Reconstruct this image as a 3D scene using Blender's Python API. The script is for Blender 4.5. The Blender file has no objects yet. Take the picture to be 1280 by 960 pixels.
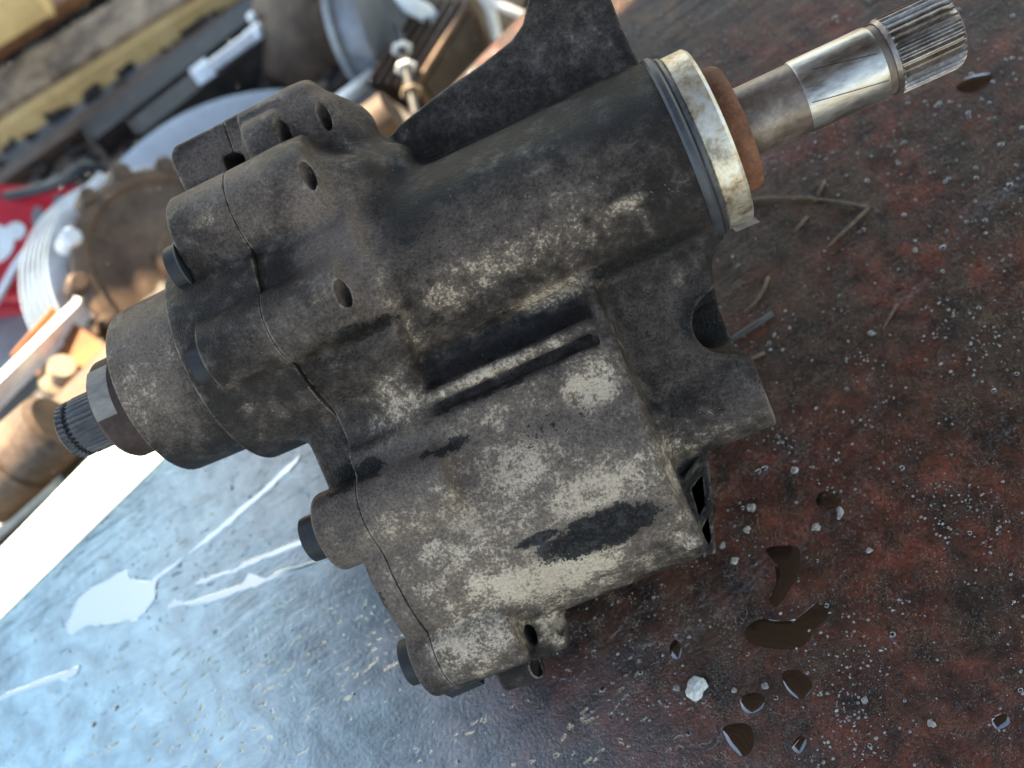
import bpy, bmesh, math, random
import numpy as np
from mathutils import Vector, Matrix

# ------------------------------------------------------------------ camera
R = math.radians
FPX = 1250.0                       # focal length in photograph pixels (1280 wide)
PITCH, ROLL = R(57), R(35)
DEP = 0.50                         # metres from lens to the case's shaft axis
UNIT = DEP / FPX                   # one photograph pixel at that distance, in metres
CAM_Z = 0.5346                      # lens height above the bench top
C = bpy.context.scene.collection
sc = bpy.context.scene
fwd = Vector((0, math.cos(PITCH), -math.sin(PITCH)))
Hh = Vector((1, 0, 0)); Vv = Vector((0, math.sin(PITCH), math.cos(PITCH)))
cr = math.cos(ROLL)*Hh - math.sin(ROLL)*Vv
cu = math.sin(ROLL)*Hh + math.cos(ROLL)*Vv
cb = -fwd
CAMP = Vector((0, 0, CAM_Z))
cam_d = bpy.data.cameras.new('camera'); cam = bpy.data.objects.new('camera', cam_d); C.objects.link(cam)
cam.matrix_world = Matrix(((cr.x, cu.x, cb.x, CAMP.x), (cr.y, cu.y, cb.y, CAMP.y), (cr.z, cu.z, cb.z, CAMP.z), (0, 0, 0, 1)))
cam_d.sensor_width = 36; cam_d.lens = 36*FPX/1280
cam_d.clip_start = 0.01; cam_d.clip_end = 200
cam_d.dof.use_dof = True; cam_d.dof.focus_distance = 0.475; cam_d.dof.aperture_fstop = 5.2
cam_d.dof.aperture_blades = 0
sc.camera = cam

def ray(px, py):                   # pixel -> direction with unit depth
    return (cr*((px-640)/FPX) + cu*((480-py)/FPX) - cb)
def onz(px, py, z=0.0):            # pixel -> point on a level plane
    d = ray(px, py); return CAMP + d*((z-CAM_Z)/d.z)
def atd(px, py, dep):              # pixel -> point at a depth
    return CAMP + ray(px, py)*dep

# ------------------------------------------------------------------ world, sun, exposure
edgeA, edgeB = onz(54, 630), onz(137, 545)          # far edge of the bench
ed = (edgeB-edgeA); ed.z = 0; ed.normalize()
nout = Vector((-ed.y, ed.x, 0))
if nout.y < 0: nout = -nout
SUN_EL = R(60)
sun_az_dir = (nout*math.cos(R(0)) + ed*math.sin(R(0))).normalized()
w = bpy.data.worlds.new('World'); sc.world = w; w.use_nodes = True
nt = w.node_tree
bg = nt.nodes['Background']
sky = nt.nodes.new('ShaderNodeTexSky'); sky.sky_type = 'NISHITA'; sky.sun_disc = False
sky.sun_elevation = SUN_EL
sky.sun_rotation = math.atan2(sun_az_dir.x, sun_az_dir.y)
sky.dust_density = 0.4; sky.air_density = 1.0; sky.ozone_density = 2.5
nt.links.new(sky.outputs[0], bg.inputs[0]); bg.inputs[1].default_value = 0.15
sl = bpy.data.lights.new('sun', 'SUN'); sl.energy = 4.0; sl.angle = R(0.3); sl.color = (1, .93, .82)
so = bpy.data.objects.new('sun', sl); C.objects.link(so)
sdir = sun_az_dir*math.cos(SUN_EL) + Vector((0, 0, math.sin(SUN_EL)))
so.rotation_euler = sdir.to_track_quat('Z', 'Y').to_euler(); so.location = sdir*6
sc.view_settings.view_transform = 'Standard'; sc.view_settings.look = 'None'
sc.view_settings.exposure = 2.95; sc.view_settings.gamma = 1
sc.view_settings.use_white_balance = True; sc.view_settings.white_balance_temperature = 8300; sc.view_settings.white_balance_tint = 6   # camera balanced for open shade
sc.cycles.use_denoising = True
sc.cycles.max_bounces = 8

# ------------------------------------------------------------------ helpers
rnd = random.Random(7)
def tag(o, label, cat, group=None, kind=None):
    if label: o['label'] = label
    if cat: o['category'] = cat
    if group: o['group'] = group
    if kind: o['kind'] = kind
    return o
def mesh_obj(name, verts, faces, mat=None, parent=None, smooth=True):
    me = bpy.data.meshes.new(name); me.from_pydata([tuple(v) for v in verts], [], faces)
    me.update()
    if smooth: me.polygons.foreach_set('use_smooth', [True]*len(me.polygons))
    o = bpy.data.objects.new(name, me); C.objects.link(o)
    if mat: me.materials.append(mat)
    if parent: o.parent = parent
    return o
def empty(name, m):
    o = bpy.data.objects.new(name, None); C.objects.link(o); o.matrix_world = m; o.empty_display_size = .02
    return o
def autosmooth(o, ang=35):
    me = o.data
    me.polygons.foreach_set('use_smooth', [True]*len(me.polygons))
    bm = bmesh.new(); bm.from_mesh(me)
    bmesh.ops.recalc_face_normals(bm, faces=bm.faces)
    for e in bm.edges:
        e.smooth = not (len(e.link_faces) == 2 and e.calc_face_angle(0) > R(ang))
    bm.to_mesh(me); bm.free()
    return o
def bm_obj(name, bm, mat=None, parent=None, ang=35):
    me = bpy.data.meshes.new(name); bm.to_mesh(me); bm.free()
    o = bpy.data.objects.new(name, me); C.objects.link(o)
    if mat: me.materials.append(mat)
    if parent: o.parent = parent
    return autosmooth(o, ang)

# ------------------------------------------------------------------ materials
class NT:
    def __init__(s, name):
        s.m = bpy.data.materials.new(name); s.m.use_nodes = True
        s.t = s.m.node_tree; s.p = s.t.nodes['Principled BSDF']; s.out = s.t.nodes['Material Output']
    def n(s, typ, **kw):
        x = s.t.nodes.new(typ)
        for k, v in kw.items():
            if k.startswith('i_'): x.inputs[k[2:].replace('_', ' ')].default_value = v
            else: setattr(x, k, v)
        return x
    def l(s, a, b): s.t.links.new(a, b)
    def coord(s, scale=(1, 1, 1), rot=(0, 0, 0), which='Object'):
        tc = s.n('ShaderNodeTexCoord'); mp = s.n('ShaderNodeMapping')
        mp.inputs['Scale'].default_value = scale; mp.inputs['Rotation'].default_value = rot
        s.l(tc.outputs[which], mp.inputs[0]); return mp.outputs[0]
    def noise(s, vec, scale, detail=4, rough=.55, dist=0):
        x = s.n('ShaderNodeTexNoise'); x.inputs['Scale'].default_value = scale
        x.inputs['Detail'].default_value = detail; x.inputs['Roughness'].default_value = rough
        x.inputs['Distortion'].default_value = dist
        s.l(vec, x.inputs['Vector']); return x.outputs['Fac']
    def vor(s, vec, scale, feat='F1', out='Distance', rand=1):
        x = s.n('ShaderNodeTexVoronoi', feature=feat); x.inputs['Scale'].default_value = scale
        x.inputs['Randomness'].default_value = rand
        s.l(vec, x.inputs['Vector']); return x.outputs[out]
    def ramp(s, fac, stops, interp='LINEAR'):
        x = s.n('ShaderNodeValToRGB'); x.color_ramp.interpolation = interp
        e = x.color_ramp.elements
        while len(e) < len(stops): e.new(.5)
        for el, (p, c) in zip(e, stops):
            el.position = p; el.color = c if len(c) == 4 else (*c, 1)
        s.l(fac, x.inputs[0]); return x.outputs[0]
    def step(s, fac, a, b):
        x = s.n('ShaderNodeMapRange', interpolation_type='SMOOTHSTEP')
        x.inputs['From Min'].default_value = a; x.inputs['From Max'].default_value = b
        s.l(fac, x.inputs['Value']); return x.outputs[0]
    def math(s, op, a, b=None, clamp=False):
        x = s.n('ShaderNodeMath', operation=op); x.use_clamp = clamp
        for i, v in enumerate((a, b)):
            if v is None: continue
            if isinstance(v, (int, float)): x.inputs[i].default_value = v
            else: s.l(v, x.inputs[i])
        return x.outputs[0]
    def mix(s, f, a, b):
        x = s.n('ShaderNodeMix', data_type='RGBA')
        if isinstance(f, (int, float)): x.inputs[0].default_value = f
        else: s.l(f, x.inputs[0])
        for i, v in ((6, a), (7, b)):
            if isinstance(v, (tuple, list)): x.inputs[i].default_value = v if len(v) == 4 else (*v, 1)
            else: s.l(v, x.inputs[i])
        return x.outputs[2]
    def bump(s, h, strength, dist, prev=None):
        x = s.n('ShaderNodeBump'); x.inputs['Strength'].default_value = strength; x.inputs['Distance'].default_value = dist
        s.l(h, x.inputs['Height'])
        if prev is not None: s.l(prev, x.inputs['Normal'])
        return x.outputs[0]
    def set(s, **kw):
        for k, v in kw.items():
            k = k.replace('_', ' ')
            if isinstance(v, (int, float)): s.p.inputs[k].default_value = v
            elif isinstance(v, (tuple, list)): s.p.inputs[k].default_value = v if len(v) == 4 else (*v, 1)
            else: s.l(v, s.p.inputs[k])
        return s.m
    def attr(s, name):
        x = s.n('ShaderNodeAttribute', attribute_name=name); return x.outputs['Fac']

def mat_cast():
    t = NT('oily_cast_aluminium'); v = t.coord()
    big = t.noise(v, 24, 5, .6); mid = t.noise(v, 110, 6, .68); fine = t.noise(v, 620, 4, .7); vf = t.noise(v, 1900, 2, .6)
    pale, dark, dust = t.attr('pale'), t.attr('dark'), t.attr('dust')
    c2 = lambda n_, k: t.math('MULTIPLY', t.math('SUBTRACT', n_, .5), k)
    pt = t.n('ShaderNodeNewGeometry').outputs['Pointiness']
    edge = t.math('MULTIPLY', t.step(pt, .512, .56), t.step(t.math('ADD', mid, c2(fine, .6)), .40, .56))     # rubbed corners, also painting rim light along the edges
    grain = t.math('ADD', t.math('MULTIPLY', fine, .6), t.math('MULTIPLY', vf, .4))
    # base grime tones
    base = t.ramp(t.math('ADD', t.math('MULTIPLY', mid, .55), t.math('MULTIPLY', big, .45)), [(.32, (.008, .0060, .0052)), (.5, (.018, .0134, .0112)), (.68, (.034, .0245, .0198))])
    base = t.mix(t.math('MULTIPLY', t.step(grain, .52, .36), .35), base, (.004, .0032, .0028))
    dm0 = t.step(t.math('ADD', t.math('ADD', c2(mid, .7), c2(fine, .5)), dust), .10, .95)
    base = t.mix(dm0, base, t.mix(t.step(grain, .25, .75), (.056, .0405, .0325), (.150, .110, .087)))
    base = t.mix(t.math('MULTIPLY', t.step(vf, .62, .74), .22), base, (.13, .098, .078))
    # pale, dry, chalky alloy: a thin veil, then flakes
    veil = t.step(t.math('ADD', t.math('ADD', c2(mid, .9), c2(big, .9)), pale), .02, .62)
    base = t.mix(t.math('MULTIPLY', veil, .80), base, t.mix(t.step(grain, .25, .75), (.060, .042, .031), (.205, .148, .107)))
    comb = t.math('ADD', t.math('ADD', c2(mid, 1.7), c2(fine, 1.4)), c2(big, .8))
    pm = t.step(t.math('ADD', comb, pale), .34, .84)
    pcol = t.ramp(t.math('ADD', t.math('MULTIPLY', grain, .6), t.math('MULTIPLY', big, .4)), [(.34, (.15, .104, .070)), (.5, (.285, .208, .144)), (.66, (.42, .33, .243))])
    col = t.mix(pm, base, pcol)
    dm = t.step(t.math('ADD', t.math('ADD', c2(mid, 1.2), c2(fine, .8)), t.math('ADD', c2(big, .8), dark)), .35, .46)
    dark_tone = t.mix(t.step(grain, .42, .62), (.0032, .0027, .0025), (.019, .0152, .0135))
    col = t.mix(dm, col, dark_tone)
    col = t.mix(t.math('MULTIPLY', edge, .7), col, (.22, .175, .14))
    spk = t.step(t.vor(v, 420, 'F1'), .12, .06)
    spk = t.math('MULTIPLY', spk, t.step(t.math('ADD', t.noise(v, 90, 3), t.math('MULTIPLY', dark, .10)), .56, .66))
    col = t.mix(t.math('MULTIPLY', spk, .8), col, (.34, .29, .24))
    rough = t.math('ADD', t.math('MULTIPLY', pm, .2), .46)
    h = t.math('ADD', t.math('MULTIPLY', mid, .5), t.math('MULTIPLY', fine, .8))
    h = t.math('ADD', h, t.math('MULTIPLY', pm, -.10))
    nb = t.bump(h, .9, .0018); nb = t.bump(vf, .9, .0007, nb)
    return t.set(Base_Color=col, Roughness=rough, Normal=nb, Specular_IOR_Level=t.math('ADD', t.math('ADD', t.math('MULTIPLY', t.step(mid, .5, .7), .12), .08), t.math('MULTIPLY', pm, .12)))

def mat_metal(name, cols, rough, metallic=1.0, scale=60, bump=.15, rr=.15, stretch=(1, 1, 1), spec=.3):
    t = NT(name); v = t.coord(stretch)
    a = t.noise(v, scale, 5, .65); b = t.noise(v, scale*6, 3, .6)
    f = t.math('ADD', t.math('MULTIPLY', a, .7), t.math('MULTIPLY', b, .3))
    n = len(cols)
    col = t.ramp(f, [(.3+.4*i/max(1, n-1), c) for i, c in enumerate(cols)])
    ro = t.math('ADD', t.math('MULTIPLY', t.math('SUBTRACT', f, .5), rr*2), rough)
    return t.set(Base_Color=col, Metallic=metallic, Roughness=ro, Normal=t.bump(f, bump, .0008), Specular_IOR_Level=spec)

M = {}
M['cast'] = mat_cast()
M['black'] = mat_metal('black_rubber', [(.008, .008, .009), (.03, .03, .033)], .5, 0, 120)
M['bolt'] = mat_metal('dark_bolt_steel', [(.006, .006, .0065), (.02, .0195, .020)], .55, 0, 150, spec=.15)
M['zinc'] = mat_metal('yellow_zinc_ring', [(.05, .034, .024), (.16, .118, .08), (.33, .265, .185), (.40, .37, .32), (.34, .34, .34)], .45, .7, 60, .5, .25)
M['seal'] = mat_metal('brown_seal', [(.045, .018, .010), (.105, .042, .022), (.165, .075, .042)], .75, 0, 110, .5, spec=.1)
M['stained'] = mat_metal('stained_steel', [(.035, .025, .019), (.12, .086, .065), (.24, .19, .152)], .48, .5, 42, .3, .2)
M['chrome'] = mat_metal('ground_steel', [(.08, .06, .045), (.21, .178, .148), (.32, .29, .255), (.40, .38, .35)], .38, .9, 70, .3, .25, (.35, 1, 1))
M['spline'] = mat_metal('spline_steel', [(.04, .03, .024), (.15, .118, .098), (.30, .255, .22)], .36, .8, 90, .2)
M['dsteel'] = mat_metal('dark_steel', [(.01, .0095, .0095), (.03, .028, .028), (.07, .064, .062)], .45, .3, 80)
M['flat'] = mat_metal('machined_flat', [(.035, .029, .024), (.12, .10, .083), (.18, .155, .135)], .6, 0, 70, .3, .1, (.4, 1, 1))
M['groove'] = mat_metal('groove_dirt', [(.008, .007, .007), (.03, .026, .024)], .6, 0, 100)

# ------------------------------------------------------------------ the case's own frame
ALPHA, TILT = R(23.4), R(9)
ca, sa, ct, st = math.cos(ALPHA), math.sin(ALPHA), math.cos(TILT), math.sin(TILT)
fu = np.array((ca*ct, sa*ct, st)); fv = np.array((-sa, ca, 0.)); fw = np.cross(fu, fv)
ORG = np.array(((640-640.), (480-287.), -FPX))      # on the shaft axis, in camera units
def L(px, py, wl=0.0):             # pixel + height above the axis plane -> local (u, v, w)
    d = np.array((px-640., 480.-py, -FPX))
    k = (wl + ORG@fw)/(d@fw)
    q = d*k - ORG
    return float(q@fu), float(q@fv), float(wl)
def UV(pts, wl=0.0): return [L(x, y, wl)[:2] for x, y in pts]

# ------------------------------------------------------------------ distance-field casting
class Field:
    def __init__(s, lo, hi, h):
        s.lo = np.array(lo, float); s.h = h
        s.n = [int((hi[i]-lo[i])/h)+1 for i in range(3)]
        s.ax = [lo[i]+h*np.arange(s.n[i], dtype=np.float32) for i in range(3)]
        s.F = np.full(s.n, 60.0, np.float32)
    def op(s, fn, lo, hi, k=0, mode='add', pad=12):
        sl, g = [], []
        for i in range(3):
            a = max(0, int((lo[i]-pad-k-s.lo[i])/s.h)); b = min(s.n[i], int((hi[i]+pad+k-s.lo[i])/s.h)+2)
            if b <= a: return
            sl.append(slice(a, b)); sh = [1, 1, 1]; sh[i] = -1; g.append(s.ax[i][a:b].reshape(sh))
        sl = tuple(sl); A = s.F[sl]; D = fn(*g).astype(np.float32)
        D = np.broadcast_to(D, A.shape)
        if mode == 'add':
            Rr = np.minimum(A, D)
            if k > 0: hh = np.maximum(k-np.abs(A-D), 0)/k; Rr = Rr - hh*hh*k*.25
        else:
            D = -D; Rr = np.maximum(A, D)
            if k > 0: hh = np.maximum(k-np.abs(A-D), 0)/k; Rr = Rr + hh*hh*k*.25
        s.F[sl] = Rr
    # cylinder along u
    def cyl(s, u0, u1, v, w_, r, k=14, rd=5, mode='add', r1=None):
        r1 = r if r1 is None else r1
        def fn(U, V, W):
            rr = r + (r1-r)*np.clip((U-u0)/(u1-u0), 0, 1)
            a = np.sqrt((V-v)**2+(W-w_)**2)-rr+rd; b = np.abs(U-(u0+u1)/2)-(u1-u0)/2+rd
            return np.minimum(np.maximum(a, b), 0)+np.sqrt(np.maximum(a, 0)**2+np.maximum(b, 0)**2)-rd
        rm = max(r, r1)
        s.op(fn, (u0, v-rm, w_-rm), (u1, v+rm, w_+rm), k, mode)
    def box(s, u0, u1, v0, v1, w0, w1, k=14, rd=6, mode='add', shear=0):
        def fn(U, V, W):
            a = np.abs(U-(u0+u1)/2)-(u1-u0)/2+rd; b = np.abs(V-(v0+v1)/2)-(v1-v0)/2+rd; c = np.abs(W-(w0+w1)/2)-(w1-w0)/2+rd
            return np.minimum(np.maximum(np.maximum(a, b), c), 0)+np.sqrt(np.maximum(a, 0)**2+np.maximum(b, 0)**2+np.maximum(c, 0)**2)-rd
        s.op(fn, (u0, v0, w0), (u1, v1, w1), k, mode)
    # polygon in (u, v) pulled through w
    def prism(s, poly, w0, w1, k=14, rd=5, mode='add', slope=(0, 0, 0)):
        P = np.array(poly, np.float32); su, sv, s0 = slope
        lo, hi = P.min(0), P.max(0)
        def fn(U, V, W):
            X, Y = np.broadcast_arrays(U, V); d = np.full(X.shape, 1e9, np.float32); sg = np.ones(X.shape, np.float32)
            n = len(P)
            for i in range(n):
                ax, ay = P[i]; bx, by = P[i-1]
                ex, ey = bx-ax, by-ay; wx, wy = X-ax, Y-ay
                tt = np.clip((wx*ex+wy*ey)/(ex*ex+ey*ey+1e-9), 0, 1)
                d = np.minimum(d, (wx-ex*tt)**2+(wy-ey*tt)**2)
                c1, c2, c3 = Y >= ay, Y < by, ex*wy > ey*wx
                flip = (c1 & c2 & c3) | (~c1 & ~c2 & ~c3)
                sg = np.where(flip, -sg, sg)
            a = sg*np.sqrt(d)+rd
            Wc = W-(su*U+sv*V+s0)
            b = np.abs(Wc-(w0+w1)/2)-(w1-w0)/2+rd
            return np.minimum(np.maximum(a, b), 0)+np.sqrt(np.maximum(a, 0)**2+np.maximum(b, 0)**2)-rd
        s.op(fn, (lo[0], lo[1], w0-60), (hi[0], hi[1], w1+60), k, mode)
    # capsule between two points
    def cap(s, a, b, r, k=14, mode='add', r1=None):
        a = np.array(a, float); b = np.array(b, float); e = b-a; ee = float(e@e)+1e-9; r1 = r if r1 is None else r1
        def fn(U, V, W):
            tt = np.clip(((U-a[0])*e[0]+(V-a[1])*e[1]+(W-a[2])*e[2])/ee, 0, 1)
            return np.sqrt((U-a[0]-e[0]*tt)**2+(V-a[1]-e[1]*tt)**2+(W-a[2]-e[2]*tt)**2)-(r+(r1-r)*tt)
        rm = max(r, r1); s.op(fn, np.minimum(a, b)-rm, np.maximum(a, b)+rm, k, mode)
    def ell(s, c, rad, k=6, mode='sub'):
        rad = np.array(rad, float)
        def fn(U, V, W):
            q = np.sqrt(((U-c[0])/rad[0])**2+((V-c[1])/rad[1])**2+((W-c[2])/rad[2])**2)
            return (q-1)*rad.min()
        s.op(fn, np.array(c)-rad, np.array(c)+rad, k, mode, pad=6)
    def hit(s, px, py):             # first point of the casting along a pixel's line of sight
        for wl in np.arange(185, -200, -1.0):
            q = L(px, py, wl); i = [int(round((q[j]-s.lo[j])/s.h)) for j in range(3)]
            if all(0 <= i[j] < s.n[j] for j in range(3)) and s.F[tuple(i)] < 0: return q
        return L(px, py, 0)
    def half(s, u, keep):           # cut at a plane of constant u
        U = s.ax[0].reshape(-1, 1, 1); s.F = np.maximum(s.F, (u-U) if keep > 0 else (U-u))
    def mesh(s):                    # surface nets
        F = s.F; F[0] = F[-1] = 60; F[:, 0] = F[:, -1] = 60; F[:, :, 0] = F[:, :, -1] = 60
        ins = F < 0
        nx, ny, nz = F.shape
        cnt = np.zeros((nx-1, ny-1, nz-1), np.uint8)
        for dx in (0, 1):
            for dy in (0, 1):
                for dz in (0, 1): cnt += ins[dx:nx-1+dx, dy:ny-1+dy, dz:nz-1+dz]
        I, J, K = np.nonzero((cnt > 0) & (cnt < 8))
        idx = np.full(cnt.shape, -1, np.int32); idx[I, J, K] = np.arange(len(I))
        acc = np.zeros((len(I), 3)); num = np.zeros(len(I))
        cor = [(a, b, c) for a in (0, 1) for b in (0, 1) for c in (0, 1)]
        val = {c: F[I+c[0], J+c[1], K+c[2]] for c in cor}
        for c in cor:
            for ax in range(3):
                if c[ax]: continue
                d = list(c); d[ax] = 1; d = tuple(d)
                a, b = val[c], val[d]; m = (a < 0) != (b < 0)
                tt = np.where(m, a/np.where(m, a-b, 1), 0)
                for q in range(3):
                    acc[:, q] += np.where(m, c[q] + (tt if q == ax else 0), 0)
                num += m
        V = acc/num[:, None] + np.stack([I, J, K], 1)
        V = V*s.h + s.lo
        faces = []
        for ax in range(3):
            a = ins.take(range(F.shape[ax]-1), ax); b = ins.take(range(1, F.shape[ax]), ax)
            e = np.argwhere(a != b); fl = a[tuple(e.T)]
            o1, o2 = [(1, 2), (2, 0), (0, 1)][ax]
            def at(d1, d2):
                q = e.copy(); q[:, o1] -= d1; q[:, o2] -= d2; return idx[q[:, 0], q[:, 1], q[:, 2]]
            quad = np.stack([at(0, 0), at(1, 0), at(1, 1), at(0, 1)], 1)
            quad[~fl] = quad[~fl][:, ::-1]
            faces.append(quad)
        return V, np.concatenate(faces)

H = 1.8
SPLIT = -284.0
def bosses(f, k):
    """bolt bosses, shared by the two castings and cut at the joint"""
    # u0, u1, v, w, r
    f.cyl(-371, -186, -8, 122, 46, k*.45, 4)        # boss at the near side
    f.cyl(-366, -178, 136, 58, 66, k*.8, 7)        # upper boss
    f.cyl(-362, -160, 240, -12, 44, k, 9)          # top boss, far side
    f.box(-364, -165, 120, 274, -74, 30, k, 14)
    f.cyl(-256, -210, 226, 30, 31, k*.5, 6)
    f.cyl(-348, -172, -256, 76, 50, k, 8)          # lug at the lobe's shoulder
    f.cyl(-318, -182, -450, 32, 52, k*.5, 8)          # lower lug
    f.cyl(-330, -150, -100, -120, 44, k, 8)
    f.cyl(-330, -180, -400, -110, 44, k, 8)

def notch(f):
    f.prism([(-420, 205), (-262, 205), (-262, 300), (-420, 300)], 12, 130, 4, 3, 'sub', slope=(-.03, -.2, 52))
    f.box(-300, -262, 206, 234, -24, 90, 3, 3, 'sub')

def build_housing():
    f = Field((-300, -560, -215), (290, 410, 190), H)
    f.cyl(-300, 226, 0, 0, 115, 0, 4)                       # barrel
    f.cyl(-300, -156, 0, 0, 134, 20, 9)                    # joint flange round the barrel
    f.cyl(-300, 60, -318, -48, 156, 10, 8)                  # lower lobe
    f.box(-300, 60, -372, -174, -120, 86, 16, 13)           # flat face of the lobe
    f.box(-300, 66, -330, 0, -120, 56, 12, 10)              # web between the two
    f.box(-300, -176, -200, 60, -120, 64, 18, 10)
    bosses(f, 15)
    # sloping shoulder between flange and lower lobe
    f.cap((-184, -96, 50), (-196, -186, 52), 26, 24)
    # end wall of the lobe: a raised rim along its right edge
    f.box(44, 68, -440, -95, -60, 70, 8, 6)
    f.cap((61, -96, 62), (60, -176, 84), 9, 6); f.cap((60, -176, 84), (58, -330, 92), 8, 6)
    # rib across the web
    f.box(-165, 52, -145, -99, 45, 170, 12, 10, 'sub')        # pocket under the barrel
    f.cap((-205, -154, 66), (52, -150, 68), 9, 6)
    f.cap((-150, -171, 90), (30, -168, 92), 6, 12, 'sub')
    # side block at the right with its open tube
    blk = UV([(735, 352), (760, 322), (885, 285), (893, 350), (905, 385), (925, 440), (938, 455), (950, 488), (860, 530), (800, 536)], 45)
    f.prism(blk, -60, 46, 12, 9, slope=(-.02, .02, 0))
    a = L(770, 520, 0); b = L(955, 500, 0)
    f.cyl(40, b[0]+2, -303, 4, 46, 18, 4); f.cyl(b[0]-30, b[0]+20, -303, 4, 34, 2, 1, 'sub')
    f.box(60, 222, -125, -60, -60, 40, 22, 10)
    c = L(905, 402, 30)
    f.ell((c[0]+6, c[1], 26), (44, 40, 46), 7)              # scallop in its edge
    f.cyl(c[0]-44, c[0]+60, c[1], -6, 27, 4, 3, 'sub')
    # end webs below the block
    web = UV([(806, 560), (884, 560), (890, 610), (895, 692), (880, 694), (840, 640)], 20)
    f.prism(web, -70, 22, 8, 4)
    e1 = UV([(864, 612), (878, 594), (881, 632), (874, 645)], 24); f.prism(e1, -30, 60, 2, 2, 'sub')
    e2 = UV([(877, 664), (885, 646), (889, 674), (886, 682)], 24); f.prism(e2, -30, 60, 2, 2, 'sub')
    f.cap(L(850, 606, 26), L(884, 564, 26), 5, 6)
    # ear of the bracket above the barrel
    ear = UV([(470, 196), (500, 158), (556, 113), (600, 84), (640, 52), (654, 32), (661, 0), (668, -70), (672, -120), (742, -120), (748, -60),
              (764, 0), (776, 34), (796, 74), (806, 92), (806, 140), (520, 260)], -24)
    f.prism(ear, -42, -14, 14, 6)
    f.cyl(-180, -78, 112, 2, 44, 22, 18)                    # cast lump beside the ear
    f.cap((-70, 116, -4), (210, 113, -4), 7, 12)            # weld-like seam under the ear
    # lower right lugs
    f.cyl(-190, -143, -480, -14, 36, 14, 8)
    f.cyl(-250, -194, -520, -28, 25, 14, 6)
    f.cap((-200, -440, 10), (-120, -425, 0), 34, 24, r1=16)
    # pads and small marks
    p = L(778, 256, 108); f.cap((p[0]-16, p[1], 102), (p[0]+14, p[1], 102), 6, 5)
    p = L(520, 598, 100); f.cap((p[0], p[1], p[2]-6), (p[0]+3, p[1]+2, p[2]-6), 10, 6)
    # hollow under the near boss
    f.cap((-250, -64, 118), (-176, -58, 122), 13, 12, 'sub')
    # slot between upper bosses
    notch(f)
    f.cyl(-250, -206, 222, 30, 31, 6, 6)
    # slopes from the bosses down to the barrel
    f.cap((-210, -8, 104), (-158, -10, 98), 46, 20, r1=38); f.cap((-215, 132, 60), (-150, 118, 48), 58, 22, r1=42); f.cap((-190, 236, -14), (-146, 205, -20), 42, 22, r1=36); f.box(-270, -150, 100, 236, -70, 36, 26, 16); f.cap((-168, 215, -6), (-128, 130, 4), 38, 26, r1=34)
    # bolt holes in the right faces of the bosses
    for (px, py, r) in ((431, 366, 17), (387, 218, 18), (358, 167, 20), (408, 145, 18), (665, 790, 17), (700, 780, 15), (673, 834, 14)):
        q = f.hit(px, py)
        f.ell((q[0]-3, q[1], q[2]-2), (6.5, r, 20), 2)
    f.cyl(190, 300, 0, 0, 84, 2, 2, 'sub')                  # bore at the right end
    f.half(SPLIT+.25, 1)
    return f.mesh()

def build_cover():
    f = Field((-540, -560, -215), (-270, 310, 190), H)
    f.cyl(-406, -260, 0, 0, 142, 0, 3)                      # shoulder
    f.cyl(-513, -390, 0, 0, 115, 2, 4, r1=118)              # nose
    f.cyl(-312, -260, -318, -48, 158, 10, 6)                # cover of the lower lobe
    f.box(-336, -260, -300, 60, -120, 58, 20, 12)
    bosses(f, 11); notch(f)
    f.cyl(-560, -460, 0, 0, 82, 2, 2, 'sub')
    f.half(SPLIT-.25, -1)
    return f.mesh()

def finish_cast(name, V, Fq, parent, off):
    me = bpy.data.meshes.new(name)
    P = ((V-off)*UNIT).astype(np.float32)
    me.vertices.add(len(P)); me.vertices.foreach_set('co', P.ravel())
    me.loops.add(Fq.size); me.loops.foreach_set('vertex_index', Fq.ravel().astype(np.int32))
    me.polygons.add(len(Fq)); me.polygons.foreach_set('loop_start', np.arange(0, Fq.size, 4, dtype=np.int32))
    me.polygons.foreach_set('use_smooth', np.ones(len(Fq), bool))
    me.update(calc_edges=True); me.validate()
    for ch, blobs in STAINS.items():
        val = np.zeros(len(V), np.float32)
        for (px, py, wl, ru, rv, stg) in blobs:
            u, v, w_ = L(px, py, wl)
            q = ((V[:, 0]-u)/ru)**2 + ((V[:, 1]-v)/rv)**2 + ((V[:, 2]-w_)/80)**2
            val = np.maximum(val, stg*np.exp(-np.minimum(q, 20)**1.3*.9))
        at = me.attributes.new(ch, 'FLOAT', 'POINT'); at.data.foreach_set('value', val)
    me.materials.append(M['cast'])
    o = bpy.data.objects.new(name, me); C.objects.link(o); o.parent = parent
    return o

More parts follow.
